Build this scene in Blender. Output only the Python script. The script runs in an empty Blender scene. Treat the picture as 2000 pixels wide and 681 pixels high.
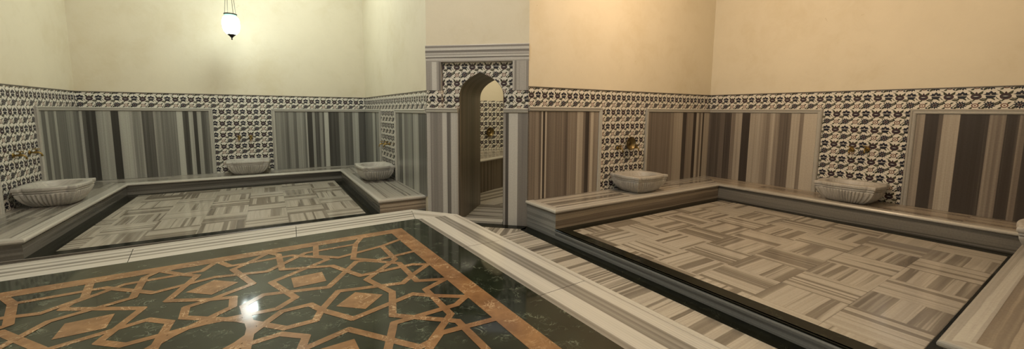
import bpy, math, random
from mathutils import Vector, Matrix
random.seed(7)
C = bpy.context.scene.collection
PI = math.pi

# ------------------------------------------------------------------ dimensions (metres)
RN, RE, RP = -0.0199, -0.0098, 0.0199            # small skews of the two niches and the central platform
XW, XE_, YN, YB = -2.671, 1.915, 9.382, 8.730    # north niche: walls and bench fronts
XBW, XBE, YEND = -2.002, 1.2575, 5.449
YNE, XE, YBE, XBE2, XEND, YBS, YSE = 4.341, 7.196, 3.706, 6.546, 2.999, 0.438, -0.197
ZT, ZP, ZB, ZF = 1.887, 1.633, 0.361, 0.121      # east niche levels
ZTN, ZPN, ZBN, ZFN = 1.838, 1.588, 0.343, 0.153  # north niche levels
CA, CB = Vector((2.020, 5.302)), Vector((3.055, 4.311))   # ends of the doorway wall
ZPL = 0.4293
CEIL = 4.9

# ------------------------------------------------------------------ materials
def new_mat(name):
    m = bpy.data.materials.new(name); m.use_nodes = True
    nt = m.node_tree
    for n in list(nt.nodes): nt.nodes.remove(n)
    out = nt.nodes.new('ShaderNodeOutputMaterial'); b = nt.nodes.new('ShaderNodeBsdfPrincipled')
    nt.links.new(b.outputs[0], out.inputs[0])
    return m, nt, b
def ramp(nt, src, stops, interp='LINEAR'):
    r = nt.nodes.new('ShaderNodeValToRGB'); r.color_ramp.interpolation = interp
    e = r.color_ramp.elements
    while len(e) > 1: e.remove(e[-1])
    e[0].position = stops[0][0]; e[0].color = (*stops[0][1], 1)
    for p, c in stops[1:]:
        k = e.new(p); k.color = (*c, 1)
    nt.links.new(src, r.inputs[0]); return r
def math_n(nt, op, a, b=None):
    n = nt.nodes.new('ShaderNodeMath'); n.operation = op
    for i, v in enumerate((a, b)):
        if v is None: continue
        if isinstance(v, (int, float)): n.inputs[i].default_value = v
        else: nt.links.new(v, n.inputs[i])
    return n.outputs[0]
def noise(nt, vec, scale, detail=2, rough=.5, dist=0):
    n = nt.nodes.new('ShaderNodeTexNoise'); n.inputs['Scale'].default_value = scale
    n.inputs['Detail'].default_value = detail; n.inputs['Roughness'].default_value = rough
    n.inputs['Distortion'].default_value = dist
    nt.links.new(vec, n.inputs['Vector']); return n
def plain(name, col, rough=.5, metal=0, bump=0, bscale=40):
    m, nt, b = new_mat(name)
    b.inputs['Base Color'].default_value = (*col, 1); b.inputs['Roughness'].default_value = rough
    b.inputs['Metallic'].default_value = metal
    if bump:
        tc = nt.nodes.new('ShaderNodeTexCoord'); n = noise(nt, tc.outputs['Object'], bscale, 4)
        bp = nt.nodes.new('ShaderNodeBump'); bp.inputs['Strength'].default_value = bump; bp.inputs['Distance'].default_value = .01
        nt.links.new(n.outputs[0], bp.inputs['Height']); nt.links.new(bp.outputs[0], b.inputs['Normal'])
    return m
def marble(name, light, mid, dark, freq=4.0, bias=0.0, rough=.22, fine=.10, grain=.05, wob=.02):
    """striped marble: UV u runs across the veins, v along them"""
    m, nt, b = new_mat(name)
    uv = nt.nodes.new('ShaderNodeUVMap')
    sep = nt.nodes.new('ShaderNodeSeparateXYZ'); nt.links.new(uv.outputs[0], sep.inputs[0])
    w = noise(nt, uv.outputs[0], 2.0, 2)
    ww = math_n(nt, 'MULTIPLY', math_n(nt, 'SUBTRACT', w.outputs[0], .5), wob)
    u = math_n(nt, 'ADD', sep.outputs[0], ww)
    def stripe(f, along, det, off):
        cb = nt.nodes.new('ShaderNodeCombineXYZ')
        nt.links.new(math_n(nt, 'MULTIPLY', u, f), cb.inputs[0])
        nt.links.new(math_n(nt, 'ADD', math_n(nt, 'MULTIPLY', sep.outputs[1], along), off), cb.inputs[1])
        return noise(nt, cb.outputs[0], 1.0, det, .6)
    a = stripe(freq, .05, 2.2, 3.1); c = stripe(freq*8, .25, 2, 9.7)
    s = math_n(nt, 'ADD', a.outputs[0], math_n(nt, 'MULTIPLY', math_n(nt, 'SUBTRACT', c.outputs[0], .5), fine*2))
    s = math_n(nt, 'ADD', s, bias)
    mix = lambda p, q, t: tuple(p[i]*(1-t)+q[i]*t for i in range(3))
    r = ramp(nt, s, [(.25, dark), (.345, mix(dark, mid, .35)), (.37, mix(mid, light, .35)), (.395, mix(mid, dark, .3)), (.43, mid), (.46, mix(mid, light, .2)), (.475, light),
                     (.515, mix(light, mid, .35)), (.535, light), (.56, mix(light, mid, .2)), (.575, mix(mid, dark, .35)), (.61, mid), (.63, mix(mid, light, .75)), (.69, light), (.74, mix(dark, mid, .3))])
    g = noise(nt, uv.outputs[0], 60, 3)
    gm = nt.nodes.new('ShaderNodeMix'); gm.data_type = 'RGBA'; gm.blend_type = 'MULTIPLY'
    gr = ramp(nt, g.outputs[0], [(.3, (1-grain*3,)*3), (.7, (1,)*3)])
    gm.inputs['Factor'].default_value = 1
    nt.links.new(r.outputs[0], gm.inputs['A']); nt.links.new(gr.outputs[0], gm.inputs['B'])
    nt.links.new(gm.outputs['Result'], b.inputs['Base Color'])
    rr = math_n(nt, 'ADD', math_n(nt, 'MULTIPLY', g.outputs[0], .12), rough-.06)
    nt.links.new(rr, b.inputs['Roughness'])
    return m
def banded(name, light, mid, dark, rough=.26, amp=.16):
    """marble whose bands come with the mesh (layer 'Shade': 0 dark .. 1 light), with fine veins added"""
    m, nt, b = new_mat(name)
    uv = nt.nodes.new('ShaderNodeUVMap'); uv.uv_map = 'UVMap'; sh = nt.nodes.new('ShaderNodeUVMap'); sh.uv_map = 'Shade'
    sep = nt.nodes.new('ShaderNodeSeparateXYZ'); nt.links.new(uv.outputs[0], sep.inputs[0])
    ss = nt.nodes.new('ShaderNodeSeparateXYZ'); nt.links.new(sh.outputs[0], ss.inputs[0])
    def st(f, al):
        cb = nt.nodes.new('ShaderNodeCombineXYZ')
        nt.links.new(math_n(nt, 'MULTIPLY', sep.outputs[0], f), cb.inputs[0]); nt.links.new(math_n(nt, 'MULTIPLY', sep.outputs[1], al), cb.inputs[1])
        return noise(nt, cb.outputs[0], 1, 3, .6).outputs[0]
    f = math_n(nt, 'MULTIPLY', math_n(nt, 'SUBTRACT', st(42, .3), .5), amp*2.4)
    g = math_n(nt, 'MULTIPLY', math_n(nt, 'SUBTRACT', st(11, .12), .5), amp*2)
    t = math_n(nt, 'ADD', math_n(nt, 'ADD', ss.outputs[0], f), g)
    mixc = lambda p, q, t: tuple(p[i]*(1-t)+q[i]*t for i in range(3))
    r = ramp(nt, t, [(0, tuple(c*.8 for c in dark)), (.15, dark), (.45, mid), (.75, light), (1, tuple(min(1, c*1.12) for c in light))])
    gn = noise(nt, uv.outputs[0], 60, 3)
    gm = nt.nodes.new('ShaderNodeMix'); gm.data_type = 'RGBA'; gm.blend_type = 'MULTIPLY'; gm.inputs['Factor'].default_value = 1
    gr = ramp(nt, gn.outputs[0], [(.3, (.88,)*3), (.7, (1,)*3)])
    nt.links.new(r.outputs[0], gm.inputs['A']); nt.links.new(gr.outputs[0], gm.inputs['B']); nt.links.new(gm.outputs['Result'], b.inputs['Base Color'])
    b.inputs['Roughness'].default_value = rough
    return m
def vein_stone(name, base, base2, vein, rough=.12, scale=3.0, amount=.5, width=.02, spec=.36):
    """dark serpentine / brown onyx: mottled base with thin pale veins"""
    m, nt, b = new_mat(name)
    tc = nt.nodes.new('ShaderNodeTexCoord')
    n1 = noise(nt, tc.outputs['Object'], scale*2.2, 6, .65)
    r1 = ramp(nt, n1.outputs[0], [(.32, base), (.68, base2)])
    n2 = noise(nt, tc.outputs['Object'], scale*3.5, 5, .6, 1.4)
    d = math_n(nt, 'ABSOLUTE', math_n(nt, 'SUBTRACT', n2.outputs[0], .5))
    line = math_n(nt, 'LESS_THAN', d, width*.35)
    n3 = noise(nt, tc.outputs['Object'], scale*2.7, 3)
    gate = ramp(nt, n3.outputs[0], [(.55-amount*.1, (0,)*3), (.75-amount*.1, (1,)*3)])
    f = math_n(nt, 'MULTIPLY', line, gate.outputs[0])
    mx = nt.nodes.new('ShaderNodeMix'); mx.data_type = 'RGBA'
    nt.links.new(f, mx.inputs['Factor']); nt.links.new(r1.outputs[0], mx.inputs['A']); mx.inputs['B'].default_value = (*vein, 1)
    nt.links.new(mx.outputs['Result'], b.inputs['Base Color'])
    nt.links.new(math_n(nt, 'ADD', math_n(nt, 'MULTIPLY', n1.outputs[0], .06), rough), b.inputs['Roughness'])
    b.inputs['Specular IOR Level'].default_value = spec
    return m
def plaster_mat(name, col):
    m, nt, b = new_mat(name)
    tc = nt.nodes.new('ShaderNodeTexCoord')
    n1 = noise(nt, tc.outputs['Object'], .9, 5, .6); n2 = noise(nt, tc.outputs['Object'], 3.3, 6, .7, .6)
    s = math_n(nt, 'ADD', math_n(nt, 'MULTIPLY', n1.outputs[0], .6), math_n(nt, 'MULTIPLY', n2.outputs[0], .4))
    dk = tuple(c*k for c, k in zip(col, (.93, .91, .86)))
    r = ramp(nt, s, [(.36, dk), (.5, col), (.66, tuple(min(1, c*1.04) for c in col))])
    n4 = noise(nt, tc.outputs['Object'], 14, 4, .7); n5 = noise(nt, tc.outputs['Object'], 1.1, 2)
    sp = math_n(nt, 'MULTIPLY', math_n(nt, 'GREATER_THAN', n4.outputs[0], .68), math_n(nt, 'GREATER_THAN', n5.outputs[0], .6))
    mx = nt.nodes.new('ShaderNodeMix'); mx.data_type = 'RGBA'
    nt.links.new(math_n(nt, 'MULTIPLY', sp, .5), mx.inputs['Factor']); nt.links.new(r.outputs[0], mx.inputs['A'])
    mx.inputs['B'].default_value = (col[0]*.62, col[1]*.55, col[2]*.42, 1)
    nt.links.new(mx.outputs['Result'], b.inputs['Base Color'])
    b.inputs['Roughness'].default_value = .75
    n3 = noise(nt, tc.outputs['Object'], 25, 5)
    bp = nt.nodes.new('ShaderNodeBump'); bp.inputs['Strength'].default_value = .12; bp.inputs['Distance'].default_value = .01
    nt.links.new(n3.outputs[0], bp.inputs['Height']); nt.links.new(bp.outputs[0], b.inputs['Normal'])
    return m

M = {}
M['plaster'] = plaster_mat('cream_plaster', (.61, .56, .435))
M['band_cool'] = banded('banded_grey_marble', (.43, .43, .385), (.175, .172, .155), (.050, .048, .043))
M['band_warm'] = banded('banded_brown_marble', (.44, .40, .335), (.20, .17, .142), (.055, .046, .041))
M['band_door'] = banded('banded_portal_marble', (.52, .51, .48), (.26, .245, .23), (.075, .070, .066), .25, .12)
M['panel_warm'] = marble('striped_panel_marble_warm', (.50, .425, .33), (.225, .175, .14), (.075, .055, .045), 3.0, -.045, .28, .10, .05)
M['panel_marble'] = marble('striped_panel_marble', (.44, .44, .395), (.165, .160, .148), (.045, .043, .040), 3.0, -.055, .28, .10, .05)
M['door_marble'] = marble('striped_portal_marble', (.52, .50, .47), (.25, .235, .22), (.085, .078, .072), 3.6, -.01, .25, .08, .04)
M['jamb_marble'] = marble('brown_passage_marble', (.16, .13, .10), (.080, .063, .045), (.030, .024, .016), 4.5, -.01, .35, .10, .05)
M['bench_marble'] = marble('striped_bench_marble', (.38, .355, .31), (.19, .175, .15), (.080, .072, .060), 4.0, 0, .20, .09, .05)
M['riser_marble'] = marble('grey_riser_marble', (.20, .19, .17), (.115, .108, .095), (.045, .042, .036), 6.0, -.02, .22, .10, .05)
M['tile_marble'] = marble('striped_floor_marble', (.455, .42, .36), (.215, .188, .152), (.105, .088, .069), 3.4, .005, .13, .06, .035)
M['slab_marble'] = marble('striped_slab_marble', (.49, .455, .395), (.21, .188, .158), (.08, .07, .058), 4.2, -.005, .14, .07, .035)
M['step_marble'] = marble('grey_step_marble', (.25, .25, .24), (.17, .17, .163), (.10, .10, .095), 7.0, -.01, .16, .07, .04)
M['riser_warm'] = marble('brown_riser_marble', (.34, .29, .225), (.19, .155, .12), (.085, .068, .052), 9.0, -.01, .22, .07, .05)
M['bench_warm'] = marble('beige_bench_marble', (.40, .345, .27), (.255, .215, .168), (.125, .10, .078), 3.4, .01, .2, .07, .05)
M['edge_marble'] = marble('pale_edge_marble', (.52, .50, .45), (.40, .38, .34), (.27, .255, .225), 5.0, .03, .20, .08, .04)
M['frame_marble'] = marble('pale_frame_marble', (.44, .43, .385), (.36, .345, .31), (.26, .25, .22), 4.0, .03, .3, .06, .05, .005)
M['basin'] = marble('carved_basin_marble', (.47, .45, .41), (.42, .40, .365), (.36, .345, .31), 7, .02, .42, .06, .08, .08)
M['green'] = vein_stone('dark_green_marble', (.006, .008, .005), (.020, .026, .016), (.13, .15, .11), .035, 3.6, .5, .045, .24)
M['black'] = vein_stone('black_green_marble', (.0045, .005, .0035), (.011, .012, .008), (.06, .07, .045), .10, 4.2, .2, .03, .10)
M['brown'] = vein_stone('brown_onyx_marble', (.145, .072, .030), (.265, .143, .063), (.42, .29, .165), .10, 3.6, .9, .05, .3)
M['grout'] = plain('grout', (.09, .075, .055), .6)
M['tile_bg'] = plain('glazed_cream_tile', (.66, .635, .565), .16)
M['ink'] = plain('navy_glaze', (.020, .022, .034), .16)
M['ink2'] = plain('aubergine_glaze', (.058, .036, .042), .16)
M['leaf'] = plain('olive_glaze', (.050, .052, .034), .16)
M['redline'] = plain('russet_glaze', (.15, .065, .045), .16)
M['trimline'] = plain('dark_tile_edge', (.10, .09, .075), .4)
M['brass'] = plain('aged_brass', (.27, .19, .065), .34, 1, .15, 60)
M['copper'] = plain('worn_bowl_brass', (.17, .13, .065), .38, 1, .25, 50)
M['iron'] = plain('dark_lamp_metal', (.035, .03, .028), .45, .8)
M['chrome'] = plain('chrome', (.75, .75, .73), .12, 1)
def emis(name, col, s, glass=(.8, .9, .85)):
    m, nt, b = new_mat(name)
    b.inputs['Base Color'].default_value = (*glass, 1); b.inputs['Roughness'].default_value = .3
    b.inputs['Emission Color'].default_value = (*col, 1); b.inputs['Emission Strength'].default_value = s
    return m
M['glow'] = emis('glowing_lamp_glass', (.90, 1.0, .94), 13)
M['glow_warm'] = emis('glowing_warm_glass', (1.0, .80, .52), 6)
M['rimglass'] = emis('green_tinted_glass', (.35, .75, .52), 1.0, (.25, .6, .45))

# ------------------------------------------------------------------ mesh builder
class MB:
    def __init__(s): s.v = []; s.f = []; s.m = []; s.uv = []; s.mats = []; s.sm = []; s.sh = {}
    def mi(s, mat):
        if mat not in s.mats: s.mats.append(mat)
        return s.mats.index(mat)
    def face(s, pts, mat, vein=None, off=None, uvs=None, smooth=False):
        pts = [Vector(p) for p in pts]
        i0 = len(s.v); s.v += [tuple(p) for p in pts]; s.f.append(tuple(range(i0, i0+len(pts)))); s.m.append(s.mi(mat)); s.sm.append(smooth)
        if uvs is None:
            n = Vector((0, 0, 0))
            for i in range(1, len(pts)-1): n += (pts[i]-pts[0]).cross(pts[i+1]-pts[0])
            if n.length < 1e-12: n = Vector((0, 0, 1))
            n.normalize()
            ve = Vector(vein) if vein is not None else Vector((0, 0, 1))
            if abs(n.dot(ve)) > .95: ve = Vector((1, 0, 0)) if abs(n.x) < .9 else Vector((0, 1, 0))
            ve = (ve-n*n.dot(ve)).normalized(); ac = ve.cross(n)
            if off is None: off = (random.uniform(0, 40), random.uniform(0, 40))
            uvs = [(p.dot(ac)+off[0], p.dot(ve)+off[1]) for p in pts]
        s.uv.append(uvs)
    def grid(s, rings, mat, closed=True, smooth=True, uvf=None):
        """rings: lists of equal length; shared vertices so that shading is smooth"""
        i0 = len(s.v); n = len(rings[0])
        for r in rings: s.v += [tuple(p) for p in r]
        k = s.mi(mat)
        for a in range(len(rings)-1):
            for b in range(n if closed else n-1):
                c = (b+1) % n
                s.f.append((i0+a*n+b, i0+a*n+c, i0+(a+1)*n+c, i0+(a+1)*n+b)); s.m.append(k); s.sm.append(smooth)
                q = [rings[a][b], rings[a][c], rings[a+1][c], rings[a+1][b]]
                if uvf: s.uv.append([uvf(Vector(p)) for p in q])
                else: s.uv.append([(p[0]+p[1]*.3, p[2]+p[1]*.7) for p in q])
    def box(s, a, b, mat, vein=None, off=None):
        x0, y0, z0 = a; x1, y1, z1 = b
        P = [(x0, y0, z0), (x1, y0, z0), (x1, y1, z0), (x0, y1, z0), (x0, y0, z1), (x1, y0, z1), (x1, y1, z1), (x0, y1, z1)]
        for q in ((0, 3, 2, 1), (4, 5, 6, 7), (0, 1, 5, 4), (1, 2, 6, 5), (2, 3, 7, 6), (3, 0, 4, 7)):
            s.face([P[i] for i in q], mat, vein, off)
    def build(s, name, parent=None, loc=None, rz=0, weld=False):
        me = bpy.data.meshes.new(name); me.from_pydata(s.v, [], s.f)
        for m in s.mats: me.materials.append(m)
        ul = me.uv_layers.new(name='UVMap'); k = 0
        for fi, p in enumerate(me.polygons):
            p.material_index = s.m[fi]; p.use_smooth = s.sm[fi]
            for j in range(p.loop_total): ul.data[p.loop_start+j].uv = s.uv[fi][j]
        if s.sh:
            u2 = me.uv_layers.new(name='Shade')
            for fi, p in enumerate(me.polygons):
                if fi in s.sh:
                    for j in range(p.loop_total): u2.data[p.loop_start+j].uv = (s.sh[fi][j], 0)
            me.uv_layers.active_index = 0
        me.update()
        o = bpy.data.objects.new(name, me); C.objects.link(o)
        if parent is not None: o.parent = parent
        elif loc is not None: o.location = loc
        o.rotation_euler = (0, 0, rz)
        return o
def tag(o, label=None, cat=None, group=None, kind=None):
    if label: o['label'] = label
    if cat: o['category'] = cat
    if group: o['group'] = group
    if kind: o['kind'] = kind
    return o
def empty(name, loc=(0, 0, 0), rz=0):
    o = bpy.data.objects.new(name, None); C.objects.link(o); o.location = loc; o.rotation_euler = (0, 0, rz); o.empty_display_size = .1
    return o
def rot(g, x, y): return Vector((x*math.cos(g)-y*math.sin(g), x*math.sin(g)+y*math.cos(g)))
def sweep(mb, path, normal, profile, mat, closed=False, smooth=False, off=None, caps=True):
    """path: 3D points in a plane with the given normal. profile: (a, b): a = to the right of travel in the plane, b = along the normal"""
    N = Vector(normal).normalized(); P = [Vector(p) for p in path]; n = len(P)
    segs = [(P[(i+1) % n]-P[i]).normalized() for i in range(n if closed else n-1)]
    sides = [d.cross(N) for d in segs]
    rows = []
    for i in range(n):
        if closed: a, b = sides[i-1], sides[i]
        else: a = sides[max(i-1, 0)]; b = sides[min(i, n-2)]
        m = (a+b); m = m/ (1+a.dot(b)) if (1+a.dot(b)) > 1e-6 else a
        rows.append([P[i]+m*pa+N*pb for pa, pb in profile])
    L = [0]
    for i in range(len(segs)): L.append(L[-1]+(P[(i+1) % n]-P[i]).length)
    S = [0]
    for i in range(len(profile)-1): S.append(S[-1]+math.dist(profile[i], profile[i+1]))
    for i in range(len(segs)):
        r0, r1 = rows[i], rows[(i+1) % n]
        ox, oy = off if off else (random.uniform(0, 40), random.uniform(0, 40))
        mt = mat[i] if isinstance(mat, list) else mat
        for j in range(len(profile)-1):
            pts = [r0[j], r1[j], r1[j+1], r0[j+1]]
            mb.face(pts, mt, uvs=[(S[j]+ox, L[i]+oy), (S[j]+ox, L[i+1]+oy), (S[j+1]+ox, L[i+1]+oy), (S[j+1]+ox, L[i]+oy)], smooth=smooth)
    if caps and not closed:
        for r in (rows[0], rows[-1]): mb.face(r, mat, vein=N)
def clip_poly(poly, win):
    """Sutherland-Hodgman; win convex, counter-clockwise"""
    out = list(poly)
    for i in range(len(win)):
        ax, ay = win[i]; bx, by = win[(i+1) % len(win)]
        inp = out; out = []
        if not inp: return []
        side = lambda p: (bx-ax)*(p[1]-ay)-(by-ay)*(p[0]-ax)
        for k in range(len(inp)):
            p, q = inp[k-1], inp[k]; sp, sq = side(p), side(q)
            if (sp >= 0) != (sq >= 0):
                t = sp/(sp-sq); out.append((p[0]+(q[0]-p[0])*t, p[1]+(q[1]-p[1])*t))
            if sq >= 0: out.append(q)
    return out if len(out) > 2 else []
def area(p): return .5*sum(p[i-1][0]*p[i][1]-p[i][0]*p[i-1][1] for i in range(len(p)))

# ------------------------------------------------------------------ walls as frames: s to the right, z up, o out into the room
class Wall:
    def __init__(s, p0, p1): s.p = Vector(p0).to_2d(); s.q = Vector(p1).to_2d(); s.t = (s.q-s.p).normalized(); s.n = Vector((s.t.y, -s.t.x)); s.L = (s.q-s.p).length
    def __call__(s, a, z, o=0): w = s.p+s.t*a+s.n*o; return Vector((w.x, w.y, z))
def arcpts(cx, cy, rx, ry, n=14, a0=0): return [(cx+rx*math.cos(a0+2*PI*i/n), cy+ry*math.sin(a0+2*PI*i/n)) for i in range(n)]
def star(cx, cy, r1, r2, n): return [(cx+(r1 if i % 2 == 0 else r2)*math.cos(PI*i/n+.2), cy+(r1 if i % 2 == 0 else r2)*.95*math.sin(PI*i/n+.2)) for i in range(2*n)]
def leaf(p0, p1, bend, w, n=7):
    w = w*1.45 if w > .012 else (w*1.6 if w > .0075 else w)
    """curved pointed leaf from p0 to p1"""
    dx, dy = p1[0]-p0[0], p1[1]-p0[1]; L = math.hypot(dx, dy); nx, ny = -dy/L, dx/L
    up, dn = [], []
    for i in range(n+1):
        t = i/n; c = bend*math.sin(PI*t); ww = w*math.sin(PI*t**.8)
        bx, by = p0[0]+dx*t+nx*c, p0[1]+dy*t+ny*c
        up.append((bx+nx*ww, by+ny*ww)); dn.append((bx-nx*ww, by-ny*ww))
    return up[:-1]+dn[::-1][:-1]
CELL = .222
def motif():
    L = []
    A = lambda m, p, z=0: L.append((m, p, z))
    def sc(P, cx, cy, k): return [(cx+(x-cx)*k, cy+(y-cy)*k) for x, y in P]
    # big lotus
    A('ink', sc([(-.03, .05), (.07, .085), (.09, .17), (.17, .145), (.25, .245), (.33, .145), (.41, .17), (.43, .085), (.53, .05), (.43, .03), (.40, .01), (.10, .01), (.07, .03)], .25, 0, 1.0))
    A('ink', [(.07, -.015), (.43, -.015), (.40, -.10), (.31, -.165), (.19, -.165), (.10, -.10)])
    A('ink2', [(.17, .03), (.33, .03), (.28, .10), (.22, .10)], 1)
    A('tile_bg', arcpts(.25, .06, .03, .022, 8), 2)
    A('leaf', leaf((-.14, -.22), (.20, -.07), -.075, .048)); A('tile_bg', leaf((-.06, -.19), (.12, -.115), -.05, .007), 1)
    A('leaf', leaf((.27, -.15), (.42, -.27), .03, .024))
    # round palmette with horns
    A('ink2', arcpts(.75, -.055, .20, .165, 16))
    A('ink', arcpts(.75, -.06, .11, .075, 12), 1)
    A('tile_bg', leaf((.65, -.045), (.85, -.045), .0, .0125), 2)
    A('leaf', leaf((.70, .06), (.54, .25), .04, .042)); A('leaf', leaf((.80, .06), (.98, .25), -.04, .042))
    A('ink2', leaf((.75, .06), (.75, .20), 0, .03)); A('leaf', leaf((.74, -.20), (.62, -.34), -.02, .022))
    # spiky carnation
    A('ink', star(.24, -.50, .235, .145, 11)); A('ink2', arcpts(.24, -.50, .08, .075, 10), 1)
    for k in range(6):
        a = k*PI/3+.3; A('tile_bg', leaf((.24+.05*math.cos(a), -.5+.05*math.sin(a)), (.24+.13*math.cos(a), -.5+.13*math.sin(a)), 0, .0075), 2)
    A('leaf', leaf((.34, -.46), (.61, -.23), -.08, .050)); A('tile_bg', leaf((.40, -.43), (.56, -.29), -.055, .0065), 1)
    A('leaf', leaf((.14, -.60), (-.02, -.74), -.03, .036))
    # small ring flower
    A('redline', arcpts(.75, -.53, .135, .12, 14)); A('tile_bg', arcpts(.75, -.53, .09, .078, 12), 1); A('redline', arcpts(.75, -.53, .045, .035, 8), 2)
    A('leaf', leaf((.84, -.46), (.97, -.36), .02, .028)); A('leaf', leaf((.66, -.61), (.52, -.70), .02, .028)); A('ink', leaf((.64, -.44), (.58, -.34), .0, .022)); A('ink', leaf((.86, -.62), (.98, -.70), .0, .022))
    # thin stems
    for a, b, c in (((.38, -.60), (.66, -.36), .03), ((.86, -.66), (1.08, -.40), -.03), ((.42, -.05), (.60, -.24), -.03), ((.92, -.12), (1.10, -.28), .03), ((.04, -.40), (.16, -.26), .02), ((.42, -.72), (.62, -.86), .02)):
        A('leaf', leaf(a, b, c, .0115, 5))
    return L
MOTIF = motif()
def tiles(mb, W, windows, z0, o=.004, s0=0.0, hole=None):
    """glazed floral tiling in convex (s, z) windows of wall W; the lotus row sits .097 below z0"""
    for win in windows:
        if area(win) < 0: win = win[::-1]
        mb.face([W(a, z, o) for a, z in win], M['tile_bg'])
        xs = [p[0] for p in win]; zs = [p[1] for p in win]
        for i in range(int((min(xs)-s0)/CELL)-2, int((max(xs)-s0)/CELL)+2):
            for j in range(int((z0-max(zs))/CELL)-2, int((z0-min(zs))/CELL)+2):
                ox = s0+i*CELL; oz = z0-.097-j*CELL
                if ox > max(xs)+.05 or ox+CELL*1.2 < min(xs) or oz-CELL > max(zs) or oz+.1 < min(zs): continue
                for m, poly, lay in MOTIF:
                    p = [(ox+x*CELL, oz+y*CELL) for x, y in poly]
                    if area(p) < 0: p = p[::-1]
                    p = clip_poly(p, win)
                    if p: mb.face([W(a, z, o+.0008+.0006*lay) for a, z in p], M[m], uvs=[(0, 0)]*len(p))
def rect(a, b, c, d): return [(a, c), (b, c), (b, d), (a, d)]
def fill_bands(bands, x0, x1):
    """bands: [(start, shade)...] over 0..1; gives [(a, b, shade_a, shade_b)] with narrow soft transitions"""
    out = []; e = .0035/(x1-x0)
    for k, (a, v) in enumerate(bands):
        b = bands[k+1][0] if k+1 < len(bands) else 1.0
        nv = bands[k+1][1] if k+1 < len(bands) else v
        a2 = a+(e if k else 0); b2 = b-(e if k+1 < len(bands) else 0)
        if b2 <= a2: a2 = b2 = (a+b)/2
        out.append((a2, b2, v, v))
        if k+1 < len(bands): out.append((b2, min(b+e, 1), v, nv))
    return out
def banded_face(mb, fn, x0, x1, z0, z1, bands, mat, off):
    """upright bands between s=x0..x1"""
    for a, b, va, vb in fill_bands(bands, x0, x1):
        if b <= a: continue
        p, q = x0+(x1-x0)*a, x0+(x1-x0)*b
        mb.sh[len(mb.f)] = [va, vb, vb, va]
        mb.face([fn(p, z0), fn(q, z0), fn(q, z1), fn(p, z1)], mat, uvs=[(p+off, z0), (q+off, z0), (q+off, z1), (p+off, z1)])
def wall_slab(name, W, z0, z1, thick=.25, ext0=0, ext1=0):
    mb = MB(); P = [W(-ext0, 0, 0), W(W.L+ext1, 0, 0), W(W.L+ext1, 0, -thick), W(-ext0, 0, -thick)]
    for i in range(4):
        a, b = P[i], P[(i+1) % 4]
        mb.face([(a.x, a.y, z0), (b.x, b.y, z0), (b.x, b.y, z1), (a.x, a.y, z1)], M['plaster'])
    mb.face([(p.x, p.y, z1) for p in P], M['plaster']); mb.face([(p.x, p.y, z0) for p in P], M['plaster'])
    return mb

ZTC0, ZPC0 = 1.845, 1.606
wn0, wn1 = rot(RN, XW, YN), rot(RN, XE_, YN)
nw_s, ne_s = rot(RN, XW, YEND-.08), CA
WN = Wall(wn0, wn1); WW = Wall(nw_s, wn0); WNE = Wall(wn1, CA)
WCH = Wall(CA, CB)
e1, e2, e3 = rot(RE, XE, YNE), rot(RE, XE, YSE), rot(RE, XEND+.05, YSE)
WEN = Wall(CB, e1); WEE = Wall(e1, e2); WES = Wall(e2, e3)
# the unseen rest of the bath hall, so that the light has a room to fill
nwc = Vector((-3.80, 4.25)); sec = Vector((2.0, -1.25))
WNW = Wall(nwc, nw_s); WSE = Wall(e3, sec)
wb0 = Vector((-3.80, -2.6)); wb1 = Vector((2.0, -2.6))
WWW = Wall(wb0, nwc); WSS = Wall(wb1, wb0); WSX = Wall(sec, wb1)

def band_wall(name, W, zt, zp, panels=(), tile_rects=(), ext=(0, 0), s0=0.0, tilewins=None):
    mb = wall_slab(name, W, -.3, CEIL, .25, *ext)
    w = mb.build(name); tag(w, kind='structure')
    tb = MB(); wins = [rect(0, W.L, zp-.03, zt)]+[rect(a, b, z, zp-.03) for a, b, z in tile_rects]
    tiles(tb, W, wins, zt, .004, s0)
    t = tb.build('tile_revetment', w)
    eb = MB(); sweep(eb, [W(0, zt, 0), W(W.L, zt, 0)], (W.n.x, W.n.y, 0), [(.004, .0), (.004, .012), (-.010, .012), (-.010, 0)], M['trimline'])
    eb.build('tile_edge_strip', w)
    return w

S = lambda W, g, x, y: (rot(g, x, y)-W.p).dot(W.t)
a1s, a2s = S(WN, RN, -.865, YN), S(WN, RN, .083, YN)
w1s, w2s = S(WW, RN, XW, 7.945), S(WW, RN, XW, 6.90)
n1s, n2s = S(WNE, RN, XE_, 7.963), S(WNE, RN, XE_, 6.901)
p1s, p2s = S(WEN, RE, 4.357, YNE), S(WEN, RE, 5.363, YNE)
b1s, b2s = S(WEE, RE, XE, 2.536), S(WEE, RE, XE, 1.581)
c1s, c2s = S(WES, RE, 6.17, YSE), S(WES, RE, 5.17, YSE)
w_north = band_wall('wall_north', WN, ZTN, ZPN, tile_rects=[(a1s, a2s, ZBN)], ext=(.25, .25))
w_west = band_wall('wall_west', WW, ZTN, ZPN, tile_rects=[(w2s, w1s, ZBN)], ext=(0, .25), s0=.05)
w_ne = band_wall('wall_northeast', WNE, ZTN, ZPN, tile_rects=[(n1s, n2s, ZBN)], s0=.02)
w_en = band_wall('wall_east_side', WEN, ZT, ZP, tile_rects=[(p1s, p2s, ZB)], ext=(0, .25), s0=.10)
w_ee = band_wall('wall_east', WEE, ZT, ZP, tile_rects=[(b1s, b2s, ZB)], ext=(.25, .25), s0=.03)
w_es = band_wall('wall_southeast', WES, ZT, ZP, tile_rects=[(c1s, c2s, ZB)])
for nm, W in (('wall_northwest', WNW), ('wall_far_west', WWW), ('wall_south', WSS), ('wall_south_side', WSX), ('wall_southeast_corner', WSE)):
    band_wall(nm, W, ZTC0, ZPC0)

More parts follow.
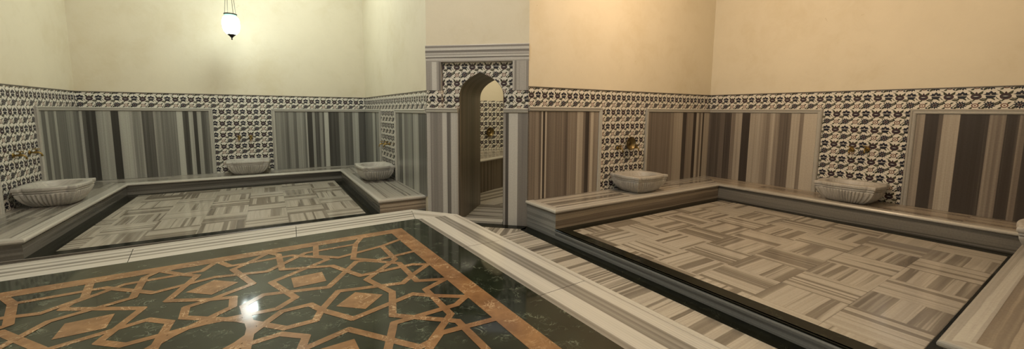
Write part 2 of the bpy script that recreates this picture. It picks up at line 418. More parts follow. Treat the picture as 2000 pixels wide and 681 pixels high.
# ------------------------------------------------------------------ marble wall panels with moulded frames
BANDS = {
    'NL': [(0.0, 0.45), (0.0162, 0.7), (0.0365, 0.25), (0.0621, 0.12), (0.1291, 0.62), (0.2342, 0.08), (0.2881, 0.7), (0.387, 0.55), (0.4435, 0.65), (0.4601, 0.28), (0.5462, 0.5), (0.6108, 0.45), (0.7304, 0.78), (0.7797, 0.22), (0.8295, 0.66), (0.8671, 0.12), (0.8986, 0.6), (0.9355, 0.27), (0.9759, 0.45)],
    'WL': [(0.0, 0.62), (0.0635, 0.32), (0.1496, 0.62), (0.2163, 0.33), (0.353, 0.6), (0.406, 0.42), (0.6497, 0.56), (0.8539, 0.35)],
    'NR': [(0.0, 0.5), (0.0343, 0.5), (0.0945, 0.33), (0.1324, 0.5), (0.1865, 0.35), (0.2178, 0.55), (0.2886, 0.4), (0.3125, 0.62), (0.3288, 0.1), (0.3821, 0.58), (0.4098, 0.22), (0.459, 0.52), (0.4917, 0.27), (0.5121, 0.82), (0.5589, 0.22), (0.6787, 0.55), (0.7392, 0.33), (0.8369, 0.62), (0.873, 0.7), (0.9081, 0.27), (0.9955, 0.3)],
    'NEc': [(0.0, 0.45), (0.5539, 0.72), (0.7038, 0.3), (0.7992, 0.56)],
    'NE2': [(0.0, 0.5), (0.0997, 0.3), (0.2167, 0.66), (0.3006, 0.4), (0.3818, 0.52), (0.5604, 0.3), (0.6105, 0.62), (0.7749, 0.3)],
    'ENL': [(0.0, 0.4), (0.0834, 0.5), (0.1326, 0.3), (0.1626, 0.8), (0.1825, 0.15), (0.2128, 0.72), (0.2336, 0.33), (0.2848, 0.37), (0.4976, 0.28), (0.5297, 0.5), (0.6197, 0.45), (0.6643, 0.66), (0.7566, 0.4), (0.7915, 0.12), (0.8501, 0.45), (0.8744, 0.72), (0.9218, 0.5), (0.9946, 0.42)],
    'ENR': [(0.0, 0.35), (0.1507, 0.4), (0.3346, 0.46), (0.3823, 0.62), (0.5283, 0.15), (0.5914, 0.5), (0.7068, 0.1), (0.7586, 0.78), (0.7993, 0.45), (0.8394, 0.8), (0.8662, 0.2), (0.8931, 0.72), (0.9902, 0.42)],
    'EEL': [(0.0, 0.22), (0.1262, 0.3), (0.1791, 0.2), (0.2505, 0.45), (0.291, 0.62), (0.3592, 0.1), (0.4354, 0.66), (0.5538, 0.5), (0.6239, 0.62), (0.6579, 0.5), (0.6993, 0.33), (0.7974, 0.72), (0.8671, 0.5), (0.8983, 0.85)],
    'EER': [(0.0, 0.56), (0.0456, 0.08), (0.1154, 0.3), (0.1386, 0.68), (0.2212, 0.08), (0.2999, 0.04), (0.3207, 0.18), (0.3548, 0.5), (0.3897, 0.42), (0.409, 0.48), (0.4273, 0.12), (0.4837, 0.42), (0.513, 0.15), (0.6018, 0.55), (0.6945, 0.2), (0.8112, 0.5), (0.9279, 0.25)],
    'CL': [(0.0, 0.66), (0.1138, 0.42), (0.5065, 0.75), (0.6523, 0.28), (0.7744, 0.66)],
    'CR': [(0.0, 0.5), (0.0928, 0.12), (0.2192, 0.8), (0.588, 0.38)],
}
FRP = [(0, 0), (0, .030), (.010, .040), (.022, .040), (.028, .034), (.052, .034), (.062, .026), (.064, .012), (.066, 0)]
def wall_panel(W, a, b, z0, zp, left, right, label, mats='panel_marble', bands=None, ea=0, eb=0):
    """panel between s=a..b; left/right say where a vertical frame closes it"""
    t = empty('marble_wall_panel', W((a+b)/2, z0, 0)); tag(t, label, 'wall panel', 'framed marble panels on the walls')
    base = W((a+b)/2, z0, 0)
    L = lambda s, z, o=0: W(s, z, o)-base
    fw = .064; mb = MB()
    i0 = a+(fw if left else 0); i1 = b-(fw if right else 0); top = zp-fw
    # slabs about .9 m wide, veins upright
    n = max(1, round((i1-i0)/1.05)); o = .016
    for k in range(n):
        x0 = i0+(i1-i0)*k/n; x1 = i0+(i1-i0)*(k+1)/n-.0015
        if bands is None: mb.face([L(x0, z0, o), L(x1, z0, o), L(x1, top, o), L(x0, top, o)], M[mats], (0, 0, 1))
        for (q, r) in (((x0, z0), (x1, z0)), ((x1, z0), (x1, top)), ((x1, top), (x0, top)), ((x0, top), (x0, z0))):
            mb.face([L(q[0], q[1], o), L(r[0], r[1], o), L(r[0], r[1], .001), L(q[0], q[1], .001)], M[mats], (0, 0, 1))
    if bands: banded_face(mb, lambda s_, z_: L(s_, z_, o), i0, i1, z0, top, bands, M['band_warm' if 'warm' in mats else 'band_cool'], random.uniform(0, 30))
    mb.build('slab', t)
    fb = MB(); N = Vector((W.n.x, W.n.y, 0))
    path = []
    if left: path += [L(a, z0)]
    path += [L(a+(ea if not left else 0), zp), L(b-(eb if not right else 0), zp)]
    if right: path += [L(b, z0)]
    # the profile runs from the outer edge inwards; travelling right along the top, inwards is to the right
    sweep(fb, path, N, FRP, M['frame_marble'])
    fb.build('moulded_frame', t)
    return t
wall_panel(WN, 0, a1s, ZBN, ZPN, False, True, 'grey striped marble panel on back wall of left niche, left of the tiles', 'panel_marble', BANDS['NL'])
wall_panel(WN, a2s, WN.L, ZBN, ZPN, True, False, 'grey striped marble panel on back wall of left niche, right of the tiles', 'panel_marble', BANDS['NR'])
wall_panel(WW, w1s, WW.L, ZBN, ZPN, True, False, 'marble panel on far left wall between the left corner and the tiled strip', 'panel_marble', BANDS['WL'])
wall_panel(WNE, 0, n1s, ZBN, ZPN, False, True, 'very narrow marble panel in the left niche corner behind the brass taps', 'panel_marble', BANDS['NEc'])
wall_panel(WNE, n2s, WNE.L+.0, ZBN, ZPN, True, False, 'pale striped marble panel just left of the arched doorway corner', 'panel_marble', BANDS['NE2'])
wall_panel(WW, 0, w2s, ZBN, ZPN, False, True, 'marble panel on far left wall nearest the viewer')
wall_panel(WEN, 0, p1s, ZB, ZP, False, True, 'brownish striped marble panel immediately right of the arched doorway', 'panel_warm', BANDS['ENL'])
wall_panel(WEN, p2s, WEN.L, ZB, ZP, True, False, 'brown and cream marble panel between the bowl tiles and right niche corner', 'panel_warm', BANDS['ENR'])
wall_panel(WEE, 0, b1s, ZB, ZP, False, True, 'striped marble panel on right back wall, left of the wide tiled strip', 'panel_warm', BANDS['EEL'])
wall_panel(WEE, b2s, WEE.L, ZB, ZP, True, False, 'darkest striped marble panel at far right edge of the back wall', 'panel_warm', BANDS['EER'])
wall_panel(WES, 0, c1s, ZB, ZP, False, True, 'marble panel on near right side wall beyond the cropped basin', 'panel_warm')
wall_panel(WES, c2s, WES.L, ZB, ZP, True, False, 'marble panel on near right side wall nearest the viewer', 'panel_warm')

for W_, lab in ((WNW, 'marble panel on the slanted wall left of the left niche'), (WWW, 'marble panel on the wall facing the right niche across the hall'),
               (WSS, 'marble panel on the wall behind the viewer'), (WSX, 'marble panel on the side wall behind the viewer to the right'), (WSE, 'marble panel on the slanted wall right of the right niche')):
    wall_panel(W_, .03, W_.L-.03, 0, ZPC0, True, True, lab)

# ------------------------------------------------------------------ doorway wall with a pointed arch
AS0, AS1, ASP, AAP = .465, 1.085, 1.775, 2.088    # arch sides, springing and apex
def arch_curve(n=12):
    m = (AS0+AS1)/2-.015; L = []
    def q(p0, p1, p2, t): return tuple((1-t)**2*p0[i]+2*t*(1-t)*p1[i]+t*t*p2[i] for i in (0, 1))
    for i in range(n+1): L.append(q((AS0, ASP), (AS0+.005, ASP+.20), (m, AAP), i/n))
    for i in range(1, n+1): L.append(q((m, AAP), (AS1-.005, ASP+.20), (AS1, ASP), i/n))
    return L
ARC = arch_curve()
W = WCH; DEP = 1.10; CL = W.L
mb = MB()
def face_with_arch(mb, o, mat, s0, s1, z0, z1, fn=None):
    mb.face([W(s0, z0, o), W(AS0, z0, o), W(AS0, z1, o), W(s0, z1, o)], mat); mb.face([W(AS1, z0, o), W(s1, z0, o), W(s1, z1, o), W(AS1, z1, o)], mat)
    for (a, za), (b, zb) in zip(ARC[:-1], ARC[1:]): mb.face([W(a, za, o), W(b, zb, o), W(b, z1, o), W(a, z1, o)], mat)
face_with_arch(mb, -.07, M['plaster'], .2, CL-.2, -.3, 2.24)
face_with_arch(mb, -DEP, M['plaster'], -.2, CL+.2, -.3, CEIL)
for s0, s1, z0, z1 in ((0, CL, 2.24, CEIL), (0, .2, -.3, 2.24), (CL-.2, CL, -.3, 2.24)):
    mb.face([W(s0, z0, 0), W(s1, z0, 0), W(s1, z1, 0), W(s0, z1, 0)], M['plaster'])
mb.face([W(.2, -.3, 0), W(.2, 2.24, 0), W(.2, 2.24, -.07), W(.2, -.3, -.07)], M['plaster']); mb.face([W(CL-.2, -.3, 0), W(CL-.2, 2.24, 0), W(CL-.2, 2.24, -.07), W(CL-.2, -.3, -.07)], M['plaster'])
mb.face([W(.2, 2.24, 0), W(CL-.2, 2.24, 0), W(CL-.2, 2.24, -.07), W(.2, 2.24, -.07)], M['plaster'])
mb.face([W(0, CEIL, 0), W(CL, CEIL, 0), W(CL, CEIL, -DEP), W(0, CEIL, -DEP)], M['plaster'])
w_ch = mb.build('wall_doorway'); tag(w_ch, kind='structure')
# passage lining
jb = MB(); outl = [(AS0, -.02)]+ARC+[(AS1, -.02)]; sacc = 0
for (a, za), (b, zb) in zip(outl[:-1], outl[1:]):
    l = math.hypot(a-b, za-zb)
    curved = za > ASP-.01 and zb > ASP-.01
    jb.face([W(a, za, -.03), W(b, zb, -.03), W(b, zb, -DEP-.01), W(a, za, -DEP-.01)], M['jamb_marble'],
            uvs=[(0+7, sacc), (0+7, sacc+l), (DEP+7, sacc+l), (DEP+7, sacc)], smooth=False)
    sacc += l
dr = empty('door_1', W(.77, 0, -.3)); tag(dr, kind='structure')
def attach(o, root): o.parent = root; o.matrix_parent_inverse = root.matrix_world.inverted() if False else Matrix.Translation(root.location).inverted() @ Matrix.Identity(4); return o
attach(jb.build('passage_lining'), dr)
# tile field round the arch and tile band on both sides
tb = MB(); o = -.066
ZTC, ZPC = 1.845, 1.606
wins = [rect(.206, AS0, ZPC-.03, 2.232), rect(AS1, CL-.206, ZPC-.03, 2.232)]
for (a, za), (b, zb) in zip(ARC[:-1], ARC[1:]): wins.append([(a, za), (b, zb), (b, 2.232), (a, 2.232)])
tiles(tb, W, wins, 1.845+CELL*2-.02, o, .03)
tiles(tb, W, [rect(0, .214, ZPC-.03, ZTC), rect(CL-.214, CL, ZPC-.03, ZTC)], 1.845+CELL*2-.02, .004, .03)
for sgn, s in ((1, .214), (-1, CL-.214)):
    tb.face([W(s, ZPC-.03, .004), W(s, ZTC, .004), W(s, ZTC, -.07), W(s, ZPC-.03, -.07)], M['tile_bg'])
    for j in range(3): tb.face([W(s+sgn*.0006, ZTC-.05-.08*j, .0), W(s+sgn*.0006, ZTC-.10-.08*j, .0), W(s+sgn*.0006, ZTC-.10-.08*j, -.05), W(s+sgn*.0006, ZTC-.05-.08*j, -.05)], M['ink2'])
attach(tb.build('tile_revetment'), dr)
# pilasters and lintel
for a, b in ((0, .214), (CL-.214, CL)):
    pb = MB()
    for (sa, sb, oa, ob) in ((a-.002, b, .012, -.08),):
        c = [W(sa, 0, oa), W(sb, 0, oa), W(sb, 0, ob), W(sa, 0, ob)]
        off = (random.uniform(0, 30), 0)
        banded_face(pb, lambda s_, z_: W(s_, z_, oa+.0005), sa, sb, ZTC, 2.232, ([(0, .5), (.4, .78), (.72, .5), (.85, .3)] if a < .1 else [(0, .62), (.12, .4), (.25, .58), (.85, .48)]), M['band_door'], off[0])
        for i in range(4):
            p, q = c[i], c[(i+1) % 4]
            pb.face([(p.x, p.y, ZTC), (q.x, q.y, ZTC), (q.x, q.y, 2.232), (p.x, p.y, 2.232)], M['door_marble'], (0, 0, 1), off)
        pb.face([(p.x, p.y, ZTC) for p in c], M['door_marble'], off=off)
    attach(pb.build('pilaster'), dr)
lb = MB()
prof = [(0, -.08), (0, .018), (.012, .022), (.16, .022), (.168, .012), (.205, .012), (.222, .004), (.222, -.08)]
sweep(lb, [W(-.004, 2.452, 0), W(CL+.004, 2.452, 0)], (W.n.x, W.n.y, 0), prof, M['door_marble'], off=(3.3, 1))
for (f0_, f1_, v0_, v1_) in fill_bands([(0, .36), (.17, .72), (.40, .34), (.62, .66), (.75, .45), (.83, .72)], 0, .22):
    za_, zb_ = 2.441-.150*f0_, 2.441-.150*f1_
    lb.sh[len(lb.f)] = [v0_, v0_, v1_, v1_]
    lb.face([W(-.004, za_, .0226), W(CL+.004, za_, .0226), W(CL+.004, zb_, .0226), W(-.004, zb_, .0226)], M['band_door'], uvs=[(za_, 0), (za_, 1.4), (zb_, 1.4), (zb_, 0)])
attach(lb.build('lintel'), dr)
# lower marble facing left and right of the opening
for a, b, lab in ((0, AS0-.012, 'l'), (AS1+.012, CL, 'r')):
    fb = MB()
    off = (random.uniform(0, 30), 0)
    o1 = .016
    banded_face(fb, lambda s_, z_: W(s_, z_, o1), a, b, -.01, ZPC-.05, BANDS['CL' if lab == 'l' else 'CR'], M['band_door'], off[0])
    s = b if lab == 'l' else a
    fb.face([W(s, -.01, o1), W(s, ZPC-.05, o1), W(s, ZPC-.05, -.2), W(s, -.01, -.2)], M['door_marble'], (0, 0, 1))
    sweep(fb, [W(a, ZPC, 0), W(b, ZPC, 0)], (W.n.x, W.n.y, 0), [(0, -.09)]+FRP[1:], M['frame_marble'])
    attach(fb.build('marble_facing'), dr)
th = MB()
cs = [W(AS0, 0, .0), W(AS1, 0, .0), W(AS1, 0, -.14), W(AS0, 0, -.14)]
th.face([(p.x, p.y, .035) for p in cs], M['edge_marble'], (W.t.x, W.t.y, 0))
for i in range(4): th.face([(cs[i].x, cs[i].y, 0), (cs[(i+1) % 4].x, cs[(i+1) % 4].y, 0), (cs[(i+1) % 4].x, cs[(i+1) % 4].y, .035), (cs[i].x, cs[i].y, .035)], M['edge_marble'], (W.t.x, W.t.y, 0))
attach(th.build('threshold'), dr)

# ------------------------------------------------------------------ benches
NOSE = [(-.10, 0), (.004, 0), (.014, -.004), (.020, -.012), (.022, -.022), (.020, -.032), (.012, -.040), (-.02, -.044)]
def bench(name, g, path, tops, zb, zf, label, risers):
    t = empty(name, (path[len(path)//2][0]*0, 0, 0), g)
    bx = sum(p[0] for p in path)/len(path); by = sum(p[1] for p in path)/len(path); r = rot(g, bx, by)
    t.location = (r.x, r.y, zf)
    tag(t, label, 'bench')
    P = [Vector((x-bx, y-by, 0)) for x, y in path]; zb -= zf
    sb = MB()
    for poly, vein, nsl, mname in tops:
        pts = [(x-bx, y-by) for x, y in poly]
        v = Vector(vein); al = 0 if abs(v.x) > .5 else 1
        lo = min(p[al] for p in pts); hi = max(p[al] for p in pts)
        for k in range(nsl):
            a = lo+(hi-lo)*k/nsl; b = lo+(hi-lo)*(k+1)/nsl-(.002 if k < nsl-1 else 0)
            win = [(a, -50), (b, -50), (b, 50), (a, 50)] if al == 0 else [(-50, a), (50, a), (50, b), (-50, b)]
            q = pts if area(pts) > 0 else pts[::-1]
            q = clip_poly(q, win)
            if q: sb.face([(x, y, zb-.0012) for x, y in q], M[mname], vein)
        sb.face([(x, y, zb-.012) for x, y in pts], M['grout'])
    sweep(sb, [p+Vector((0, 0, zb)) for p in P], (0, 0, 1), NOSE, M['edge_marble'])
    sb.build('seat', t)
    rb = MB()
    sweep(rb, [p+Vector((0, 0, zb)) for p in P], (0, 0, 1), [(-.0, -.040), (-.006, -.06), (-.002, -.10), (-.004, -zb+.02), (-.004, -zb-.004)], [M[k_] for k_ in risers], caps=False)
    rb.build('riser', t)
    return t
# travelling direction chosen so that the free side (towards the niche floor) lies to the right of travel
nb_path = [(XW, YEND), (XBW, YEND), (XBW, YB), (XBE, YB), (XBE, YEND), (XE_, YEND)]
k = .10
bench('marble_bench', RN, nb_path,
      [([(XW, YEND+.09), (XBW-.09, YEND+.09), (XBW-.09, YB+.09), (XW, YN)], (0, 1, 0), 4, 'bench_marble'),
       ([(XW, YN), (XBW-.09, YB+.09), (XBE+.09, YB+.09), (XE_, YN)], (1, 0, 0), 4, 'bench_marble'),
       ([(XE_, YN), (XBE+.09, YB+.09), (XBE+.09, YEND+.09), (XE_, YEND+.09)], (0, 1, 0), 3, 'bench_marble')], ZBN, ZFN,
      'low grey marble bench running round three sides of the left niche', ['riser_marble']*4+['riser_warm'])
eb_path = [(XEND, YNE-.005), (XEND, YBE), (XBE2, YBE), (XBE2, YBS), (XEND+.035, YBS), (XEND+.035, YSE)]
bench('marble_bench', RE, eb_path,
      [([(XEND+.09, YNE), (XEND+.09, YBE+.09), (XBE2+.09, YBE+.09), (XE, YNE)], (1, 0, 0), 3, 'slab_marble'),
       ([(XE, YNE), (XBE2+.09, YBE+.09), (XBE2+.09, YBS-.09), (XE, YSE)], (0, 1, 0), 4, 'bench_warm'),
       ([(XE, YSE), (XBE2+.09, YBS-.09), (XEND+.125, YBS-.09), (XEND+.125, YSE)], (1, 0, 0), 2, 'bench_warm')], ZB, ZF,
      'low brownish marble bench running round three sides of the right niche', ['step_marble', 'riser_warm', 'riser_marble', 'riser_marble', 'step_marble'])

# ------------------------------------------------------------------ floors
def slab_edges(mb, P, z0, z1, mat, vein):
    for i in range(len(P)):
        a, b = P[i], P[(i+1) % len(P)]; mb.face([(a[0], a[1], z0), (b[0], b[1], z0), (b[0], b[1], z1), (a[0], a[1], z1)], mat, vein)
def checker(g, region, gx, gy, cell, z, parity, label_name):
    mb = MB(); x0, x1, y0, y1 = region; G = .0022
    win = rect(x0, x1, y0, y1)
    for i in range(int((x0-gx)//cell), int((x1-gx)//cell)+1):
        for j in range(int((y0-gy)//cell), int((y1-gy)//cell)+1):
            a = gx+i*cell; b = gy+j*cell
            q = clip_poly(rect(a+G/2, a+cell-G/2, b+G/2, b+cell-G/2), win)
            if q: mb.face([(x, y, z) for x, y in q], M['tile_marble'], (1, 0, 0) if (i+j+parity) % 2 == 0 else (0, 1, 0))
    mb.face([(x, y, z-.0015) for x, y in win], M['grout'])
    return mb
# east niche floor (raised one step)
fl = checker(RE, (XEND+.151, XBE2-.151, YBS+.124, YBE-.151), 4.165, 1.030, .4655, ZF, 0, 'e')
fe = fl.build('floor_east', None, (0, 0, 0), RE); tag(fe, kind='structure')
bb = MB()
def border(mb, outer, inner, z, mat):
    (x0, x1, y0, y1), (a0, a1, c0, c1) = outer, inner
    for q in (((x0, y0), (x1, y0), (a1, c0), (a0, c0)), ((x1, y0), (x1, y1), (a1, c1), (a1, c0)), ((x1, y1), (x0, y1), (a0, c1), (a1, c1)), ((x0, y1), (x0, y0), (a0, c0), (a0, c1))):
        mb.face([(x, y, z) for x, y in q], mat)
border(bb, (XEND, XBE2+.01, YBS-.01, YBE+.01), (XEND+.151, XBE2-.151, YBS+.124, YBE-.151), ZF, M['black'])
bb.build('black_border', fe)
# its step: dark nosing over a grey convex riser
sb = MB()
sweep(sb, [(XEND, YBE, ZF), (XEND, YBS, ZF)], (0, 0, 1), [(-.02, .0), (.006, 0), (.010, -.006), (.006, -.014), (-.004, -.018)], M['black'])
o_ = sb.build('trim_1', None, (0, 0, 0), RE); tag(o_, kind='structure')
sb = MB()
sweep(sb, [(XEND, YBE, ZF), (XEND, YSE, ZF)], (0, 0, 1), [(-.006, -.016), (.004, -.022), (.009, -.034), (.008, -.052), (.001, -.075), (-.001, -.12)], M['step_marble'], smooth=True)
sweep(sb, [(XEND+.0, YNE, ZF), (XEND+.0, YBE, ZF)], (0, 0, 1), [(-.004, .01), (-.003, -.12)], M['step_marble'])
o_ = sb.build('trim_2', None, (0, 0, 0), RE); tag(o_, kind='structure')
# north niche floor
fl = checker(RN, (XBW+.16, XBE-.16, YEND+.136, YB-.16), -.29, 6.025, .4655, ZFN, 1, 'n')
fn = fl.build('floor_north', None, (0, 0, 0), RN); tag(fn, kind='structure')
bb = MB(); border(bb, (XBW-.01, XBE+.01, YEND, YB+.01), (XBW+.16, XBE-.16, YEND+.136, YB-.16), ZFN, M['black']); bb.build('black_border', fn)
sb = MB(); sweep(sb, [(XW, YEND, ZFN), (XE_, YEND, ZFN)], (0, 0, 1), [(-.1, -.001), (0, -.001), (.006, -.008), (0, -.02), (0, -ZFN)], M['riser_marble'])
o_ = sb.build('trim_3', None, (0, 0, 0), RN); tag(o_, kind='structure')
# main floor: base, then slabs in strips
fb = MB(); fb.face([(-4.2, -3, -.006), (8.2, -3, -.006), (8.2, 10, -.006), (-4.2, 10, -.006)], M['grout'])
fb.box((-4.2, -3, -.30), (8.2, 10, -.008), M['grout'])
def strips(mb, poly, vein, width, mat, origin=(0, 0)):
    """cut a convex polygon into slabs across the direction perpendicular to the veins"""
    v = Vector(vein).to_2d().normalized(); n = Vector((-v.y, v.x)); q = poly if area(poly) > 0 else poly[::-1]
    pr = [Vector(p).dot(n) for p in q]; o0 = Vector(origin).dot(n)
    k0 = int((min(pr)-o0)//width); k1 = int((max(pr)-o0)//width)+1
    for k in range(k0, k1+1):
        a = o0+k*width; b = a+width-.002; big = 30
        w = [n*a-v*big, n*b-v*big, n*b+v*big, n*a+v*big]; w = [(p.x, p.y) for p in w]
        if area(w) < 0: w = w[::-1]
        c = clip_poly(q, w)
        if c: mb.face([(x, y, 0) for x, y in c], mat, (v.x, v.y, 0))
bw = .165
pe = lambda x, y: tuple(rot(RE, x, y))
cor = CB+WCH.n*.165; cor0 = CA+WCH.n*.165
eI = rot(RE, XEND-bw, YNE-.10)
pc = (1.95, 3.95); pc0 = (1.45, 4.45)
strips(fb, [pe(XEND-bw, YNE-.10), pc, (1.6, 3.0), (1.6, -1.0), pe(XEND-bw, -1.0)], (1, .02, 0), .62, M['slab_marble'], (0, .1))
chn = WCH.n
strips(fb, [(eI.x, eI.y), pc, pc0, (cor0.x, cor0.y), (cor.x-.03, cor.y+.03)], (chn.x, chn.y, 0), .60, M['slab_marble'], (cor.x, cor.y))
strips(fb, [(1.45, 4.45), (cor0.x, cor0.y), (1.9, 5.43), (-3.8, 5.5), (-3.8, 4.2), (1.4, 4.2)], (0, 1, 0), .62, M['slab_marble'])
strips(fb, [(-3.8, -2.6), (1.6, -2.6), (1.6, 4.2), (-3.8, 4.2)], (1, 0, 0), .62, M['slab_marble'])
strips(fb, [(1.6, -2.6), (3.0, -2.6), (3.0, -1.0), (1.6, -1.0)], (1, 0, 0), .62, M['slab_marble'])
# corner room floor and passage floor
pa = [WCH(AS0, 0, 0), WCH(AS1, 0, 0), WCH(AS1, 0, -DEP), WCH(AS0, 0, -DEP)]
strips(fb, [(p.x, p.y) for p in pa], (WCH.t.x, WCH.t.y, 0), .5, M['slab_marble'])
rm = [WCH(-1.2, 0, -DEP), WCH(2.6, 0, -DEP), WCH(2.6, 0, -DEP-3.5), WCH(-1.2, 0, -DEP-3.5)]
strips(fb, [(p.x, p.y) for p in rm], (1, .3, 0), .45, M['slab_marble'])
f0 = fb.build('floor'); tag(f0, kind='structure')
bb = MB()
def flatband(mb, P, z=.0015):
    for q in P: mb.face([(x, y, z) for x, y in q], M['black'])
cI = (eI.x, eI.y); cO = tuple(rot(RE, XEND, YNE-.02))
flatband(bb, [[pe(XEND-bw, -1.0), pe(XEND, -1.0), cO, cI], [cI, cO, (CB.x, CB.y), (cor.x, cor.y)], [(cor.x, cor.y), (CB.x, CB.y), (CA.x, CA.y), (cor0.x, cor0.y)]])
bb.build('black_border', f0)
# ceiling
cb = MB(); cb.box((-4.2, -3, CEIL), (8.2, 10, CEIL+.2), M['plaster'])
tag(cb.build('ceiling'), kind='structure')

# ------------------------------------------------------------------ corner room behind the doorway
RW = Wall((2.3, 8.30), (7.0, 8.30)); RW2 = Wall((7.0, 8.3), (7.0, 4.75))
w_room = wall_slab('wall_room', RW, -.3, CEIL, .2).build('wall_room'); tag(w_room, kind='structure')
tb = MB(); tiles(tb, RW, [rect(1.2, 3.4, .64, 1.815)], 1.815, .004, .06)
tb.build('tile_revetment', w_room)
w_r2 = wall_slab('wall_room_side', RW2, -.3, CEIL, .15).build('wall_room_side'); tag(w_r2, kind='structure')
rb = empty('marble_ledge', (4.2, 7.5, 0)); tag(rb, 'marble ledge with dark front seen through the arched doorway', 'bench')
d = Vector((.629, .325)).normalized(); q0 = Vector((3.587, 6.608))-d*.9; q1 = Vector((4.216, 6.837))+d*1.6
lo = Vector((4.2, 7.5))
P = [q0-lo, q1-lo, Vector((q1.x-lo.x, .79)), Vector((q0.x-lo.x, .79))]
mb = MB()
mb.face([(p.x, p.y, .638) for p in P], M['slab_marble'], (1, .15, 0))
sweep(mb, [(P[0].x, P[0].y, .64), (P[1].x, P[1].y, .64)], (0, 0, 1), NOSE, M['edge_marble'], caps=False)
mb.build('seat', rb)
mb = MB(); n2 = Vector((d.y, -d.x))
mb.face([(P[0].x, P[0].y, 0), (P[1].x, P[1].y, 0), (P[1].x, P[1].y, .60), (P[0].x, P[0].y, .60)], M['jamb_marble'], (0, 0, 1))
mb.build('riser', rb)

# ------------------------------------------------------------------ central platform
OX, OY = -.225, 2.375
pl = empty('heated_marble_platform', (0, 0, 0), RP); tag(pl, 'raised central marble slab inlaid with brown star lattice on dark green stone', 'platform')
PX0, PX1, PY0, PY1 = -2.32, 1.880, .35, 4.330
c1, c2 = .34, .47
outer = [(PX1-c1, PY1), (PX1, PY1-c2), (PX1, PY0+c2), (PX1-c1, PY0), (PX0+c1, PY0), (PX0, PY0+c2), (PX0, PY1-c2), (PX0+c1, PY1)]
GX1, GY1, GX0, GY0 = 1.458, 3.929, -1.90, .77
BX1, BY1, BX0, BY0 = 1.205, 3.682, -1.645, 1.02
IX1, IY1, IX0, IY0 = 1.075, 3.565, -1.515, 1.135
inner = [(GX1-.02, GY1), (GX1, GY1-.02), (GX1, GY0+.02), (GX1-.02, GY0), (GX0+.02, GY0), (GX0, GY0+.02), (GX0, GY1-.02), (GX0+.02, GY1)]
# pale border with stripes parallel to the edge: each side gets its own colour bands
def band_mat(name, stops, rough=.17):
    m, nt, b = new_mat(name)
    uv = nt.nodes.new('ShaderNodeUVMap'); sep = nt.nodes.new('ShaderNodeSeparateXYZ'); nt.links.new(uv.outputs[0], sep.inputs[0])
    cbn = nt.nodes.new('ShaderNodeCombineXYZ'); nt.links.new(math_n(nt, 'MULTIPLY', sep.outputs[0], 45), cbn.inputs[0]); nt.links.new(math_n(nt, 'MULTIPLY', sep.outputs[1], .6), cbn.inputs[1])
    n = noise(nt, cbn.outputs[0], 1, 3)
    s = math_n(nt, 'ADD', sep.outputs[0], math_n(nt, 'MULTIPLY', math_n(nt, 'SUBTRACT', n.outputs[0], .5), .035))
    r = ramp(nt, s, stops)
    mx = nt.nodes.new('ShaderNodeMix'); mx.data_type = 'RGBA'; mx.blend_type = 'MULTIPLY'; mx.inputs['Factor'].default_value = 1
    g = ramp(nt, n.outputs[0], [(.3, (.80,)*3), (.6, (1,)*3)])
    nt.links.new(r.outputs[0], mx.inputs['A']); nt.links.new(g.outputs[0], mx.inputs['B']); nt.links.new(mx.outputs['Result'], b.inputs['Base Color'])
    b.inputs['Roughness'].default_value = rough
    return m
Lc, Gc, Dc = (.52, .50, .455), (.27, .255, .228), (.17, .158, .138)
M['bandE'] = band_mat('platform_edge_marble_wide', [(0, Gc), (.07, Dc), (.10, Gc), (.115, Lc), (.415, Lc), (.43, Dc), (.50, Gc), (.55, Dc), (.60, Gc), (.66, Dc), (.70, Gc), (.715, Lc), (.90, Lc), (.92, Dc), (.94, Gc), (.96, Lc), (1, Lc)])
M['bandN'] = band_mat('platform_edge_marble_fine', [(0, Lc), (.24, Lc), (.26, Gc), (.33, Gc), (.35, Lc), (.44, Lc), (.46, Dc), (.56, Gc), (.58, Lc), (.68, Lc), (.70, Gc), (.77, Gc), (.79, Lc), (.90, Lc), (.92, Gc), (.95, Lc), (1, Lc)])
bd = MB(); mats8 = ['bandC', 'bandE', 'bandC', 'bandN', 'bandC', 'bandE', 'bandC', 'bandN']
M['bandC'] = band_mat('platform_edge_marble_corner', [(0, Lc), (.42, Lc), (.5, (.36, .34, .30)), (.68, (.40, .38, .34)), (.72, Lc), (.9, Lc), (.92, Gc), (.95, Lc), (1, Lc)])
for i in range(8):
    a, b = Vector(outer[i]), Vector(outer[(i+1) % 8]); p, q = Vector(inner[i]), Vector(inner[(i+1) % 8])
    nseg = max(1, round((b-a).length/1.15)) if i % 2 else 1
    for k in range(nseg):
        t0, t1 = k/nseg, (k+1)/nseg-(.0012 if nseg > 1 else 0)
        A0, A1, Q0, Q1 = a.lerp(b, t0), a.lerp(b, t1), p.lerp(q, t0), p.lerp(q, t1)
        va = random.uniform(0, 20)
        bd.face([(Q0.x, Q0.y, ZPL), (Q1.x, Q1.y, ZPL), (A1.x, A1.y, ZPL), (A0.x, A0.y, ZPL)], M[mats8[i]],
                uvs=[(0, va), (0, va+1.1), (1, va+1.1), (1, va)])
o3 = [(x, y, ZPL) for x, y in outer]    # clockwise seen from above: the outside is to the left, so reverse it
sweep(bd, o3[::-1], (0, 0, 1), [(-.045, .0005), (-.040, -.004), (-.034, .0005), (.008, .0005), (.018, -.004), (.023, -.014), (.022, -.028), (.012, -.038), (-.01, -.042)], M['edge_marble'], closed=True)
bd.build('border_slab', pl)
rs = MB(); sweep(rs, o3[::-1], (0, 0, 1), [(-.002, -.040), (-.012, -.06), (-.012, -ZPL+.07), (.0, -ZPL+.06), (.0, -ZPL)], M['riser_marble'], closed=True)
rs.build('riser', pl)
